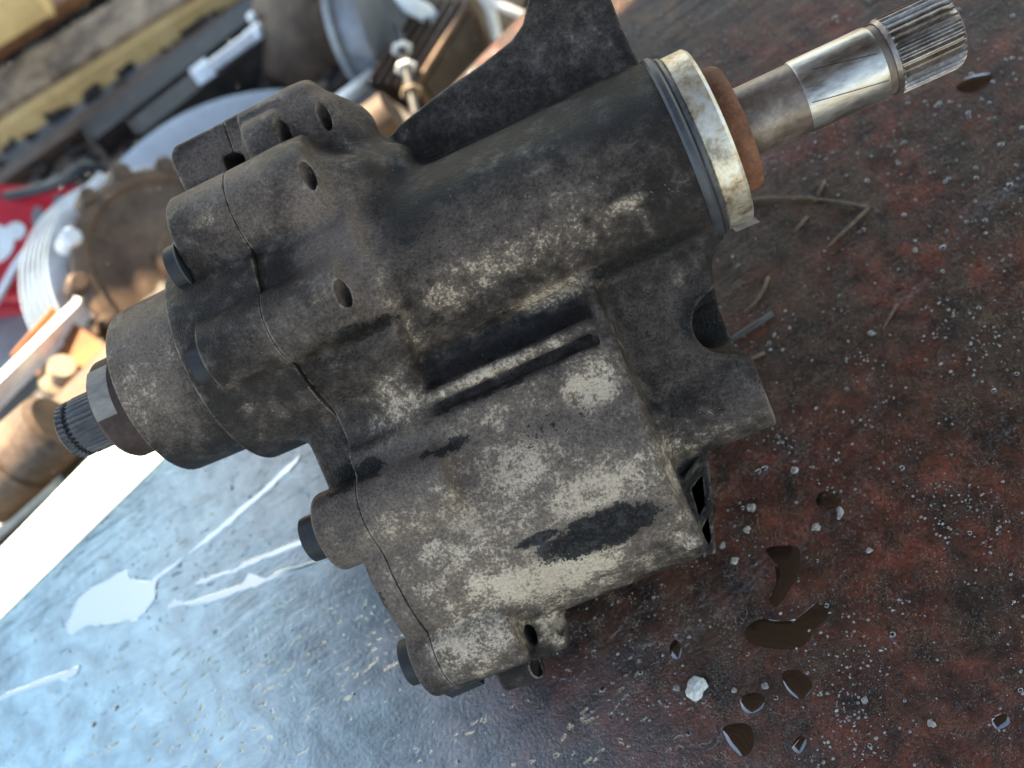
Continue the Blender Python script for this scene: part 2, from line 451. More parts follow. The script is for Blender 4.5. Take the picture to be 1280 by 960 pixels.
# where dry alloy, dark tone and dust lie on the castings (pixel, height, half-widths along and across the shaft, strength)
STAINS = {
 'pale': [(650, 625, 85, 190, 100, .50), (560, 690, 80, 110, 80, .42), (800, 600, 70, 90, 60, .46), (735, 485, 95, 40, 34, .75), (640, 585, 100, 90, 46, .62), (590, 640, 100, 50, 60, .6), (745, 610, 90, 80, 34, .72), (700, 705, 50, 110, 36, .9),
          (620, 715, 60, 60, 50, .62), (600, 795, 50, 60, 40, .75), (500, 665, 100, 45, 60, .42), (640, 520, 100, 110, 34, .38), (690, 780, 0, 20, 30, .6),
          (610, 335, 100, 95, 22, .5), (680, 372, 80, 75, 14, .6), (560, 378, 90, 40, 22, .55), (700, 290, 110, 120, 26, .34), (780, 256, 108, 22, 10, .8),
          (600, 468, 76, 120, 10, .62), (490, 505, 80, 40, 36, .45), (275, 278, 90, 30, 14, .5), (500, 385, 95, 16, 60, .42), (190, 480, 100, 60, 60, .30),
          (850, 352, 46, 14, 12, .3), (410, 375, 140, 14, 8, .5), (840, 640, 30, 40, 50, .45), (740, 720, 20, 160, 30, .5)],
 'dark': [(755, 655, 70, 78, 26, .95), (675, 668, 80, 40, 9, .62), (640, 425, 50, 112, 15, .52), (610, 492, 60, 100, 6, .42), (690, 530, 100, 60, 26, .42),  # black oil patch first, then darker tone in pocket, groove and recesses
          (512, 270, 100, 44, 95, .36), (450, 730, 30, 30, 110, .5), (480, 720, 60, 12, 110, .55), (560, 200, 60, 120, 30, .34), (760, 130, 100, 80, 60, .35), (820, 420, 40, 100, 100, .22), (460, 412, 110, 50, 12, .8), (450, 590, 60, 60, 20, .6), (880, 400, 20, 40, 50, .7),
          (800, 320, 40, 90, 14, .6), (600, 650, 100, 30, 12, .35), (560, 560, 70, 60, 12, .5), (870, 610, 0, 30, 50, .6)],
 'dust': [(650, 80, -14, 200, 130, .36), (290, 195, 20, 90, 46, .85), (375, 140, 10, 70, 46, .75), (840, 420, 46, 110, 120, .42), (940, 500, 30, 60, 60, .5), (430, 520, 60, 60, 60, .35), (300, 235, 80, 100, 90, .85), (420, 300, 120, 60, 140, .9), (380, 400, 140, 100, 50, .55), (180, 440, 100, 70, 120, .95), (600, 290, 110, 240, 56, .5),
          (700, 200, 110, 160, 60, .12), (600, 650, 100, 320, 220, .8), (330, 480, 130, 100, 80, .12), (820, 400, 46, 90, 60, .3), (410, 160, 0, 70, 40, .6)],
}

hv, hf = build_housing()
cv, cf = build_cover()

# lowest point of the two castings decides where the case touches the bench
M3 = np.stack([fu, fv, fw], 1)                                   # local -> camera axes
CW = np.array([[cr.x, cu.x, cb.x], [cr.y, cu.y, cb.y], [cr.z, cu.z, cb.z]])
allv = np.concatenate([hv, cv])
wz = ((CW @ (M3 @ allv.T + ORG[:, None]))*UNIT)[2]
low = int(np.argmin(wz))
print('case lowest z relative to lens', wz[low], '-> CAM_Z should be', -wz[low], 'at local', allv[low])
OFF = allv[low]
base_w = Vector((CW @ (M3 @ OFF + ORG))*UNIT) + CAMP
rotm = CW @ M3
case = empty('transfer_case', Matrix([[*rotm[0], base_w.x], [*rotm[1], base_w.y], [*rotm[2], base_w.z], [0, 0, 0, 1]]))
tag(case, 'oily cast aluminium gearbox transfer case with splined shafts lying on the dark red bench', 'gearbox part')
finish_cast('main_housing', hv, hf, case, OFF)
finish_cast('front_cover', cv, cf, case, OFF)
def loc(u, v, w_): return ((u-OFF[0])*UNIT, (v-OFF[1])*UNIT, (w_-OFF[2])*UNIT)

# ------------------------------------------------------------------ turned parts on the axis
def lathe(name, prof, mat, parent, v=0, w_=0, seg=96, teeth=None, ang=30, caps=True):
    """prof: (u, r) pairs; teeth: (count, depth, u0, u1)"""
    if teeth: seg = teeth[0]*6
    vs, fs = [], []
    for (u, r) in prof:
        for i in range(seg):
            a = 2*math.pi*i/seg; rr = r
            if teeth and teeth[2] <= u <= teeth[3]:
                ph = (i % 6)/6; rr = r - teeth[1]*(0, 0, .55, 1, 1, .55)[i % 6]
            vs.append(loc(u, v+rr*math.cos(a), w_+rr*math.sin(a)))
    for j in range(len(prof)-1):
        for i in range(seg):
            k = (i+1) % seg; fs.append((j*seg+i, j*seg+k, (j+1)*seg+k, (j+1)*seg+i))
    if caps:
        fs.append(tuple(range(seg-1, -1, -1))); fs.append(tuple((len(prof)-1)*seg+i for i in range(seg)))
    return autosmooth(mesh_obj(name, vs, fs, mat, parent), ang)

lathe('gasket', [(222, 100), (222, 116), (225, 118), (231, 118), (234, 115), (234, 100)], M['black'], case)
lathe('seal_lip', [(234, 90), (234, 112), (237, 113.5), (241, 112), (241, 90)], M['dsteel'], case)
lathe('zinc_ring', [(241, 60), (241, 108), (244, 110), (270, 110), (274, 107), (274, 60)], M['zinc'], case)
lathe('dust_seal', [(274, 30), (274, 77), (284, 79), (295, 78), (301, 74), (302, 30)], M['seal'], case)
shaft = lathe('output_shaft', [(220, 42.5), (376, 42.5), (378, 41)], M['stained'], case)
lathe('bearing_journal', [(376, 20), (376, 43.2), (379, 44.2), (467, 44.2), (471, 43), (471, 20)], M['chrome'], shaft)
lathe('snap_groove', [(470, 20), (470, 42.2), (481, 42.2), (481, 20)], M['stained'], shaft)
lathe('spline', [(480, 20), (480, 44), (485, 46.5), (488, 46.5), (550, 46.5), (557, 45.2), (561, 42), (564, 37), (565, 30), (565, 5)], M['spline'], shaft, teeth=(34, 4.2, 486, 558), ang=25)
def scratch(pts):
    vs, fs = [], []
    for i, (u, a) in enumerate(pts):
        for s in (-1, 1):
            vs.append(loc(u, 44.5*math.sin(a+s*.012), 44.5*math.cos(a+s*.012)))
        if i: fs.append((2*i-2, 2*i-1, 2*i+1, 2*i))
    return mesh_obj('scratch', vs, fs, M['groove'], shaft)
scratch([(394+7*i, .40-.035*i) for i in range(11)])
scratch([(380+8*i, -.40-.03*i) for i in range(12)])

M['collar'] = mat_metal('brown_collar', [(.018, .011, .009), (.036, .023, .019), (.06, .04, .033)], .7, 0, 70, spec=.08)
col = lathe('input_collar', [(-470, 40), (-470, 70), (-574, 70), (-580, 66), (-580, 30)], M['collar'], case)
lathe('input_spline', [(-570, 20), (-570, 40.5), (-634, 40.5), (-635, 36), (-641, 36), (-642, 40), (-652, 39.5), (-656, 35), (-656, 5)], M['dsteel'], case, teeth=(34, 3.6, -650, -575), ang=25)
# bare machined flat on the collar
vs, fs = [], []
for i in range(9):
    a = -.18+1.05*i/8
    for u in (-576, -546): vs.append(loc(u, 70.5*math.sin(a), 70.5*math.cos(a)))
    if i: fs.append((2*i-2, 2*i-1, 2*i+1, 2*i))
mesh_obj('bare_patch', vs, fs, M['flat'], case)

def bolt(u, v, w_, r, ln):
    bm = bmesh.new()
    for (r0, u0, u1, seg) in ((r, u, u-3, 28), (r*.86, u-3, u-ln, 28)):
        d = bmesh.ops.create_cone(bm, cap_ends=True, segments=seg, radius1=r0*UNIT, radius2=r0*.97*UNIT, depth=abs(u1-u0)*UNIT,
                                  matrix=Matrix.Translation(loc((u0+u1)/2, v, w_)) @ Matrix.Rotation(-math.pi/2, 4, 'Y'))
    # recess in the head's face
    top = [f for f in bm.faces if f.normal.x < -.9 and abs(f.calc_center_median().x - loc(u-ln, 0, 0)[0]) < 1e-5]
    if top:
        r_ = bmesh.ops.inset_region(bm, faces=top, thickness=r*.35*UNIT)
        bmesh.ops.translate(bm, verts=list({vv for f in top for vv in f.verts}), vec=(5*UNIT, 0, 0))
    return bm_obj('bolt', bm, M['bolt'], case)
bolt(-366, 112, 92, 36, 20); bolt(-371, -10, 124, 33, 24); bolt(-348, -254, 82, 34, 24); bolt(-318, -452, 22, 36, 24); bolt(-362, 240, -34, 28, 18)
# nut beneath the lower lug and bright tab behind the ring
q = L(572, 866, -10)
bm = bmesh.new(); bmesh.ops.create_cone(bm, cap_ends=True, segments=6, radius1=26*UNIT, radius2=24*UNIT, depth=48*UNIT, matrix=Matrix.Translation(loc(q[0]+12, q[1]+20, -18)) @ Matrix.Rotation(math.pi/2, 4, 'Y'))
bm_obj('drain_nut', bm, M['bolt'], case)
t1 = [L(920, 252, -40), L(950, 277, -40), L(920, 290, -40), L(900, 270, -40)]
vs = [loc(*p) for p in t1] + [loc(p[0], p[1], p[2]-8) for p in t1]
mesh_obj('lock_tab', vs, [(3, 2, 1, 0), (4, 5, 6, 7), (0, 1, 5, 4), (1, 2, 6, 5), (2, 3, 7, 6), (3, 0, 4, 7)], M['stained'], case, False)

# ================================================================== the bench
def mat_bench():
    t = NT('oily_red_bench_paint')
    sA, sB = onz(0, 880), onz(430, 690); ang = math.atan2((sB-sA).y, (sB-sA).x)
    v = t.coord(); vr = t.coord((1, 1, 1), (0, 0, -ang)); vs_ = t.coord((.12, 1, 1), (0, 0, -ang))
    big = t.noise(v, 9, 5, .6, .6); mid = t.noise(v, 45, 6, .65, .4); fine = t.noise(v, 420, 4, .65); peel = t.noise(v, 900, 3, .6)
    streak = t.noise(vs_, 110, 4, .6); dust_n = t.noise(vs_, 26, 6, .7, .5)
    col = t.ramp(mid, [(.28, (.007, .0042, .003)), (.42, (.032, .0122, .0070)), (.56, (.066, .0178, .0092)), (.72, (.135, .027, .014))])
    col = t.mix(t.step(big, .42, .58), col, t.ramp(mid, [(.3, (.008, .005, .0034)), (.7, (.056, .025, .0125))]))      # brown oil film
    # dry dust caught in the paint
    spk = t.math('MULTIPLY', t.step(t.vor(v, 1100), .32, .16), t.step(t.noise(v, 260, 3, .6), .50, .62))
    dm = t.math('MULTIPLY', t.step(dust_n, .56, .72), t.step(fine, .42, .58))
    rspk = t.math('MULTIPLY', t.step(t.vor(vr, 520), .2, .1), t.step(t.noise(v, 70, 3), .56, .62))
    o_ = onz(0, 775); vp = t.coord(rot=(0, 0, -math.atan2(ed.y, ed.x)))
    sep = t.n('ShaderNodeSeparateXYZ'); t.l(vp, sep.inputs[0])
    e0 = o_.dot(ed); n0 = o_.dot(nout)
    pos = t.math('ADD', t.math('SUBTRACT', sep.outputs[0], e0), t.math('MULTIPLY', t.math('SUBTRACT', sep.outputs[1], n0), -.45))     # grows from the wet end to the dry end
    pos = t.math('ADD', pos, t.math('MULTIPLY', t.math('SUBTRACT', t.noise(v, 14, 4, .6), .5), .18))
    wet = t.step(pos, .54, .28); film = t.step(pos, .44, .10)      # wet: oil over the paint; film: levels the bumps and carries the painted sky sheen
    dry = t.math('SUBTRACT', 1, wet)
    col = t.mix(t.math('MULTIPLY', t.math('MULTIPLY', dm, .5), dry), col, (.14, .13, .135))
    col = t.mix(t.math('MULTIPLY', t.math('MULTIPLY', spk, .5), dry), col, (.26, .20, .175))
    col = t.mix(rspk, col, (.20, .018, .011))
    col = t.mix(t.math('MULTIPLY', film, .9), col, t.ramp(mid, [(.3, (.035, .085, .098)), (.5, (.085, .175, .195)), (.7, (.15, .28, .305))]))     # pale blue sky reflection painted into the colour
    rough = t.math('ADD', t.math('MULTIPLY', mid, .25), .22)
    rough = t.math('ADD', rough, t.math('MULTIPLY', dm, .25))
    dv = t.n('ShaderNodeVectorMath', operation='ADD'); dn = t.n('ShaderNodeTexNoise'); dn.inputs['Scale'].default_value = 30; t.l(v, dn.inputs['Vector'])
    sc_ = t.n('ShaderNodeVectorMath', operation='SCALE'); t.l(dn.outputs['Color'], sc_.inputs[0]); sc_.inputs['Scale'].default_value = .03
    t.l(t.coord((.3, 1, 1), (0, 0, -ang-.35)), dv.inputs[0]); t.l(sc_.outputs[0], dv.inputs[1])
    dents = t.step(t.math('ADD', t.vor(dv.outputs[0], 230), t.math('MULTIPLY', t.math('SUBTRACT', fine, .5), .5)), .26, .12)
    dents = t.math('MULTIPLY', dents, t.step(dust_n, .43, .56))
    col = t.mix(t.math('MULTIPLY', t.math('MULTIPLY', dents, film), .85), col, (.02, .022, .024))
    h = t.math('ADD', t.math('MULTIPLY', peel, .35), t.math('MULTIPLY', fine, .75))
    h = t.math('MULTIPLY', h, t.math('SUBTRACT', 1.05, film))
    h = t.math('ADD', h, t.math('MULTIPLY', streak, t.math('SUBTRACT', .95, t.math('MULTIPLY', film, .25))))
    dents = t.math('MULTIPLY', dents, wet); h = t.math('ADD', h, t.math('MULTIPLY', dents, -1.3))
    gm = t.step(t.noise(v, 60, 4, .6), .42, .60)
    grn = t.math('MULTIPLY', t.step(t.vor(v, 1300), .34, .05), t.math('MULTIPLY', gm, dry))
    grn = t.math('ADD', grn, t.math('MULTIPLY', t.math('MULTIPLY', t.step(t.vor(v, 520), .22, .02), t.step(t.noise(v, 38, 3), .48, .60)), t.math('MULTIPLY', dry, 1.6)))
    h = t.math('ADD', h, t.math('MULTIPLY', grn, .55))
    col = t.mix(t.math('MULTIPLY', t.step(fine, .50, .36), t.math('MULTIPLY', dry, .6)), col, (.006, .004, .003))
    nb = t.bump(h, .7, .001); nb = t.bump(mid, .12, .004, nb)
    return t.set(Base_Color=col, Roughness=rough, Normal=nb, Specular_IOR_Level=.10, IOR=1.5, Metallic=t.math('MULTIPLY', film, .8),
                 Coat_Weight=t.math('ADD', t.math('SUBTRACT', t.math('MULTIPLY', wet, .70), t.math('MULTIPLY', film, .27)), .12), Coat_Roughness=.05, Coat_IOR=2.0, Coat_Normal=nb)
M['bench'] = mat_bench()
ZG = -.25                                            # ground level below the bench top
def slab(name, quad, z0, z1, mat):
    vs = [(p[0], p[1], z1) for p in quad] + [(p[0], p[1], z0) for p in quad]
    o = mesh_obj(name, vs, [(0, 1, 2, 3), (7, 6, 5, 4)] + [(i, i+4, (i+1) % 4+4, (i+1) % 4) for i in range(4)], mat, None, False)
    return autosmooth(o, 20)
E0 = edgeA - ed*.75; E1 = edgeA + ed*1.15
quad = [E1, E0, E0-nout*1.05, E1-nout*1.05]
bench = slab('bench_top', quad, -.03, 0, M['bench']); bench['kind'] = 'structure'
M['sun_glare'] = mat_metal('painted_sun_glare', [(.58, .56, .52), (.68, .66, .62), (.74, .72, .68)], .4, 0, 20, .1)  # near-white colour stands in for sun glare
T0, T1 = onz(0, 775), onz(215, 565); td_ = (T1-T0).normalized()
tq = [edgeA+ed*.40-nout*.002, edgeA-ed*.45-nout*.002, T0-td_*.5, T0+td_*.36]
sun_glare = slab('sun_glare_plate', tq, .0003, .0014, M['sun_glare']); sun_glare.parent = bench  # added plate that paints the blown-out sunlit strip along the bench edge
M['leg'] = mat_metal('bench_leg_steel', [(.03, .015, .012), (.07, .03, .02)], .6, .2)
for i, (a, b) in enumerate(((.06, .06), (1.78, .06), (.06, .95), (1.78, .95))):
    p = E0+ed*a-nout*b; q4 = [p+ed*.05, p, p-nout*.05, p+ed*.05-nout*.05]
    lg = slab('leg', q4, ZG, -.03, M['leg']); lg.parent = bench

# ================================================================== ground, unseen shade sheets
def mat_ground():
    t = NT('oily_yard_dirt'); v = t.coord()
    a = t.noise(v, 6, 6, .65, .4); b = t.noise(v, 60, 5, .65)
    f = t.math('ADD', t.math('MULTIPLY', a, .6), t.math('MULTIPLY', b, .4))
    col = t.ramp(f, [(.3, (.09, .07, .052)), (.5, (.22, .175, .13)), (.66, (.34, .275, .20)), (.8, (.42, .35, .26))])
    return t.set(Base_Color=col, Roughness=.8, Normal=t.bump(b, .8, .01))
M['ground'] = mat_ground()
g = mesh_obj('ground', [(-60, -60, ZG), (60, -60, ZG), (60, 60, ZG), (-60, 60, ZG)], [(0, 1, 2, 3)], M['ground'], None, False); g['kind'] = 'structure'
SHADE_SHEET_Z = 1.4
M['shade_sheet'] = mat_metal('dark_shade_sheet', [(.05, .042, .036), (.09, .075, .062), (.13, .09, .06)], .6, .1, 3)
shA, shB = onz(0, 775), onz(215, 565)
rd = (shB-shA).normalized(); rn = Vector((-rd.y, rd.x, 0)); rn = rn if rn.dot(nout) > 0 else -rn
run = SHADE_SHEET_Z/math.tan(SUN_EL)
o0 = shA + rn*(run*rn.dot(sun_az_dir)) ; o0.z = SHADE_SHEET_Z
def sheet(e0, e1, out, inn, z):  # overhead sheets out of view that block sun and sky
    vs, fs = [], []; nc = int((e1-e0)*22)
    for i in range(nc+1):
        s_ = e0+(e1-e0)*i/nc
        for j, d_ in enumerate((out, out-.04, inn)):
            p = o0 + rd*s_ + rn*d_; vs.append((p.x, p.y, z + .012*math.sin(i*1.57)*(j > 0) - .03*d_))
        if i:
            for j in (0, 1): fs.append((3*i-3+j, 3*i-2+j, 3*i+1+j, 3*i+j))
    o = mesh_obj('unseen_shade_sheet', vs, fs, M['shade_sheet']); o['kind'] = 'structure'
    sol = o.modifiers.new('thick', 'SOLIDIFY'); sol.thickness = .004
sheet(-.28, .85, 0, -1.8, SHADE_SHEET_Z)  # roof inferred from the shade line; left end shaped for the sky reflection
sheet(.8, 3.2, 1.2, -1.8, SHADE_SHEET_Z-.05)  # added unseen sheet that keeps the right-hand bench reflections dark
sheet(-.8, .8, 1.95, .05, .85)  # added low unseen sheet that shades the scrap heap


# ================================================================== scrap beyond the bench
def cdir(x, y, z): return (cr*x+cu*y+cb*z).normalized()
def bar(name, A, B, wd, th, mat, lab, cat, side=None, bev=.003, parent=None, grp=None):
    """squared bar from A to B; wd across (level), th upright unless side is given"""
    A, B = Vector(A), Vector(B); ax = (B-A).normalized(); sd = (side or ax.cross(Vector((0, 0, 1)))).normalized(); nn = sd.cross(ax).normalized()
    bm = bmesh.new(); bmesh.ops.create_cube(bm, size=1)
    ln = (B-A).length
    for v in bm.verts: v.co = ax*(v.co.x*ln)+sd*(v.co.y*wd)+nn*(v.co.z*th)
    bmesh.ops.bevel(bm, geom=list(bm.edges), offset=min(bev, wd*.3, th*.3), segments=2, affect='EDGES')
    o = bm_obj(name, bm, mat, parent, 40)
    if parent is None: o.location = (A+B)/2
    else: bmv = (A+B)/2; o.matrix_parent_inverse = parent.matrix_world.inverted(); o.location = bmv
    if lab: tag(o, lab, cat, grp)
    return o
def frame(c, n, up=Vector((0, 0, 1))):
    z = n.normalized(); x = up.cross(z).normalized(); y = z.cross(x)
    return Matrix(((x.x, y.x, z.x, c.x), (x.y, y.y, z.y, c.y), (x.z, y.z, z.z, c.z), (0, 0, 0, 1)))
def turned(name, prof, mat, mw=None, parent=None, seg=64, ang=35, caps=True):
    """(z, r) profile turned round local z"""
    vs = [(r*math.cos(2*math.pi*i/seg), r*math.sin(2*math.pi*i/seg), z) for z, r in prof for i in range(seg)]
    fs = [(j*seg+i, j*seg+(i+1) % seg, (j+1)*seg+(i+1) % seg, (j+1)*seg+i) for j in range(len(prof)-1) for i in range(seg)]
    if caps: fs += [tuple(range(seg-1, -1, -1)), tuple((len(prof)-1)*seg+i for i in range(seg))]
    o = mesh_obj(name, vs, fs, mat, parent); autosmooth(o, ang)
    if mw is not None: o.matrix_world = mw
    return o
M['rust'] = mat_metal('orange_rust', [(.08, .03, .014), (.22, .08, .03), (.36, .145, .055)], .75, 0, 25, .4)
M['brown'] = mat_metal('brown_rusted_iron', [(.03, .018, .012), (.085, .052, .034), (.16, .10, .065)], .6, .1, 30, .4)
M['wood'] = mat_metal('weathered_wood', [(.03, .018, .012), (.11, .068, .044), (.26, .17, .105), (.46, .32, .19)], .8, 0, 22, .5, .1, (1, 1, 1))
M['lath'] = mat_metal('pale_wood', [(.36, .20, .08), (.54, .33, .13), (.64, .42, .19)], .7, 0, 18, .3)
M['grey'] = mat_metal('grey_sheet', [(.09, .095, .10), (.17, .175, .18), (.26, .26, .26)], .45, .3, 14)
M['lightsteel'] = mat_metal('pale_steel', [(.40, .40, .40), (.62, .62, .62), (.75, .75, .74)], .35, .4, 40)
M['lid'] = mat_metal('blue_grey_lid', [(.30, .34, .38), (.44, .48, .52), (.56, .59, .62)], .4, .2, 8)
M['redp'] = mat_metal('red_plastic', [(.36, .012, .02), (.52, .025, .04)], .35, 0, 12)
M['white'] = mat_metal('dull_white', [(.45, .46, .45), (.66, .67, .65), (.75, .76, .74)], .5, 0, 30)
M['tan'] = mat_metal('tan_cardboard', [(.10, .075, .05), (.26, .20, .14), (.40, .33, .25)], .85, 0, 30, .6)
M['dark'] = mat_metal('dark_scrap', [(.012, .011, .010), (.035, .028, .024), (.07, .055, .045)], .6, .1, 40, .4)

def G(px, py, h=0.0): return onz(px, py, ZG+h)
# timber and sheet lying along the far side
bar('wooden_beam', G(-160, 222, .03), G(420, -128, .03), .078, .028, M['wood'], 'weathered dark wooden beam lying along the far side of the scrap', 'beam')
bar('wooden_lath', G(-140, 258, .02), G(430, -98, .02), .014, .03, M['lath'], 'pale yellow wooden lath lying against the weathered beam', 'lath')
bar('steel_sheet', G(-140, 286, .004), G(330, -20, .004), .055, .006, M['grey'], 'flat grey steel strip beside the pale lath', 'steel strip')
bar('steel_rail', G(-120, 318, .012), G(420, -66, .012), .018, .022, M['brown'], 'thin brown steel rail beside the flat grey strip', 'rail')
bar('rusty_plate', G(-160, 146, .03), G(260, -140, .03), .10, .02, M['rust'], 'orange rusted plate lying behind the weathered beam', 'plate')
bar('wood_block', G(-60, 46, .085), G(44, -18, .085), .07, .05, M['lath'], 'pale sawn wood block resting on the orange plate', 'wood block')
# bright adjuster rod
A, B = G(250, 96, .055), G(425, -32, .055); ax = (B-A).normalized()
rod = empty('adjuster_rod', frame(A, ax)); tag(rod, 'bright silver threaded adjuster rod with hex nuts above dark scrap', 'rod')
Lr = (B-A).length
turned('hex_nut', [(-.006, .004), (-.006, .0135), (.018, .0145), (.018, .004)], M['lightsteel'], None, rod, 6)
turned('rod_shaft', [(.018, .009), (Lr*.35, .0095), (Lr*.35, .011), (Lr*.5, .011)], M['lightsteel'], None, rod, 24)
turned('rod_block', [(Lr*.5, .012), (Lr*.5, .021), (Lr*1.1, .024), (Lr*1.1, .01)], M['lightsteel'], None, rod, 8)
for dx in (-.016, 0, .016):
    b_ = turned('bolt_head', [(0, .006), (.006, .006), (.010, .003)], M['lightsteel'], None, rod, 12); b_.location = (dx*.6-.006, dx+.006, Lr*.42+abs(dx)*.3)
    b_.rotation_euler = (0, -math.pi/2, 0)
bar('steel_channel', G(185, 176, .03), G(420, -6, .03), .03, .05, M['dark'], 'dark steel channel under the bright adjuster rod', 'channel')
bar('steel_channel', G(120, 176, .02), G(330, 12, .02), .035, .03, M['dark'], 'dark steel channel between the brown rail and the adjuster rod', 'channel')
# big pale lid
c = atd(350, 345, 1.10)
turned('round_lid', [(-.012, .205), (-.012, .222), (.004, .226), (.010, .222), (.006, .214), (.003, .15), (.008, .05), (.010, .002)], M['lid'], frame(c, cdir(.05, .25, 1)), seg=96)
tag(bpy.data.objects['round_lid'], 'large round pale blue grey metal lid leaning behind the case', 'lid')
# brown hub with lugs and a slotted ring
hubm = frame(atd(226, 326, 1.00), cdir(.55, .28, .80)); hub = empty('clutch_hub', hubm)
tag(hub, 'rusty brown clutch hub with bolt lugs and a bright slotted ring', 'clutch hub')
turned('hub_face', [(-.03, .09), (-.03, .100), (.0, .102), (.004, .098), (.004, .088), (.0, .084), (.002, .06), (.010, .05), (.012, .03), (.018, .028), (.018, .002)], M['brown'], None, hub)
for i in range(14):
    a = 2*math.pi*i/14
    lg = turned('lug', [(-.02, .010), (.004, .010), (.007, .007)] if i % 3 else [(-.02, .008), (.010, .008), (.012, .005)], M['brown'] if i % 4 else M['lightsteel'], None, hub, 16); lg.location = (.103*math.cos(a), .103*math.sin(a), 0)
for j, zz in enumerate((-.032, -.043, -.054, -.065, -.076)):
    rg = turned('slotted_ring', [(zz, .10), (zz, .118+.003*j), (zz-.007, .119+.003*j), (zz-.007, .10)], M['lightsteel'], None, hub, 80)
    vs, fs = [], []
    for i in range(30):
        a = 2*math.pi*i/30+.06*j; r_ = .114+.003*j
        bx = len(vs)
        for da in (-.012, .012):
            for z2 in (zz-.0072, zz-.0108):
                for rr_ in (r_-.012, r_+.004): vs.append((rr_*math.cos(a+da), rr_*math.sin(a+da), z2))
        fs += [tuple(bx+k for k in f) for f in ((0, 1, 3, 2), (4, 6, 7, 5), (0, 4, 5, 1), (2, 3, 7, 6), (1, 5, 7, 3), (0, 2, 6, 4))]
    mesh_obj('ring_spacer', vs, fs, M['lightsteel'], rg, False)
turned('ring_band', [(-.086, .10), (-.086, .133), (-.091, .134), (-.091, .10)], M['lightsteel'], None, hub, 80)
# red can with a white mark
mt = frame(atd(28, 318, 1.16), cdir(.1, .25, 1), cu)
can = empty('red_can', mt); tag(can, 'red plastic can with a round white emblem behind the slotted ring', 'can')
bm = bmesh.new(); bmesh.ops.create_cube(bm, size=1, matrix=Matrix.Diagonal((.17, .15, .08, 1)))
bmesh.ops.bevel(bm, geom=list(bm.edges), offset=.014, segments=3, affect='EDGES'); body = bm_obj('can_body', bm, M['redp'], can)
em = turned('emblem', [(.0405, .024), (.0415, .024), (.0415, .002)], M['white'], None, can, 28); em.location = (-.018, -.004, 0)
em2 = turned('emblem_core', [(.0417, .009), (.0425, .009), (.0425, .001)], M['lid'], None, can, 20); em2.location = (-.02, -.004, 0)
em3 = turned('emblem_tail', [(.0405, .011), (.0413, .011), (.0413, .001)], M['white'], None, can, 20); em3.location = (.006, .012, 0)
for (x, y) in ((.028, .03), (.05, .045)):
    e_ = turned('dark_mark', [(.0405, .010), (.0413, .010), (.0413, .001)], M['grey'], None, can, 16); e_.location = (x, y, 0); e_.scale = (.6, 1.3, 1)
# cable, hoop and angle iron
def tube(name, P, r, mat, lab=None, cat=None, parent=None, n=10):
    base = P[0].copy(); Q = []
    for i in range(len(P)-1):
        p0, p1, p2, p3 = P[max(i-1, 0)], P[i], P[i+1], P[min(i+2, len(P)-1)]
        for k in range(6):
            t = k/6; Q.append(.5*((2*p1)+(p2-p0)*t+(2*p0-5*p1+4*p2-p3)*t*t+(3*p1-p0-3*p2+p3)*t**3))
    Q.append(P[-1]); vs, fs = [], []
    for i, q in enumerate(Q):
        td = (Q[min(i+1, len(Q)-1)]-Q[max(i-1, 0)]).normalized(); s1 = td.cross(Vector((.2, .1, 1))).normalized(); s2 = s1.cross(td)
        for k in range(n):
            a = 2*math.pi*k/n; vs.append(q+(s1*math.cos(a)+s2*math.sin(a))*r-base)
        if i: fs += [((i-1)*n+k, (i-1)*n+(k+1) % n, i*n+(k+1) % n, i*n+k) for k in range(n)]
    fs += [tuple(range(n-1, -1, -1)), tuple((len(Q)-1)*n+k for k in range(n))]
    o = mesh_obj(name, vs, fs, mat, parent); o.location = base
    if lab: tag(o, lab, cat)
    return o
tube('black_cable', [atd(-60, 262, 1.16), atd(0, 248, 1.14), atd(50, 236, 1.12), atd(85, 222, 1.1), atd(108, 208, 1.1), atd(128, 212, 1.12)], .006, M['black'], 'black cable curving over the red can towards the hub', 'cable')
tube('wire_hoop', [atd(-30, 420, 1.1), atd(0, 368, 1.1), atd(30, 318, 1.1), (atd(80, 268, 1.1)), atd(128, 218, 1.1)], .0045, M['lightsteel'], 'bright bent steel rod along the slotted ring', 'steel rod')
tube('wire_hoop', [atd(-20, 366, 1.13), atd(14, 330, 1.13), atd(50, 296, 1.13), atd(85, 280, 1.13)], .003, M['lightsteel'], 'thin bright wire bowed beside the red can', 'wire')
A, B = atd(-60, 548, .84), atd(104, 385, .92)
ang_ = bar('angle_iron', A, B, .006, .02, M['lightsteel'], 'pale steel angle iron running up to the slotted ring', 'angle iron')
bar('flange', A-Vector((0, 0, .024))+cdir(.3, -.7, 0)*.014, B-Vector((0, 0, .024))+cdir(.3, -.7, 0)*.014, .003, .05, M['lath'], None, None, None, .001, ang_)
bar('rusty_bracket', atd(56, 425, .93), atd(128, 478, .90), .05, .03, M['rust'], 'orange rusty bracket behind the input spline', 'bracket')
turned('brass_elbow', [(-.03, .012), (-.03, .016), (.0, .016), (.002, .019), (.012, .019), (.014, .012), (.03, .012), (.03, .004)], M['tan'], frame(atd(76, 482, .90), cdir(.3, .5, .6)), seg=24)
tag(bpy.data.objects['brass_elbow'], 'shiny pale pipe elbow behind the input spline', 'pipe elbow')
turned('rusty_canister', [(-.05, .01), (-.05, .028), (-.046, .030), (.0, .030), (.002, .0275), (.006, .0275), (.008, .030), (.04, .029), (.045, .024), (.045, .004)], M['brown'], frame(atd(26, 572, .785), cdir(.75, .62, .2)), seg=40)
tag(bpy.data.objects['rusty_canister'], 'brown rusted canister standing off the sunlit bench edge', 'canister')
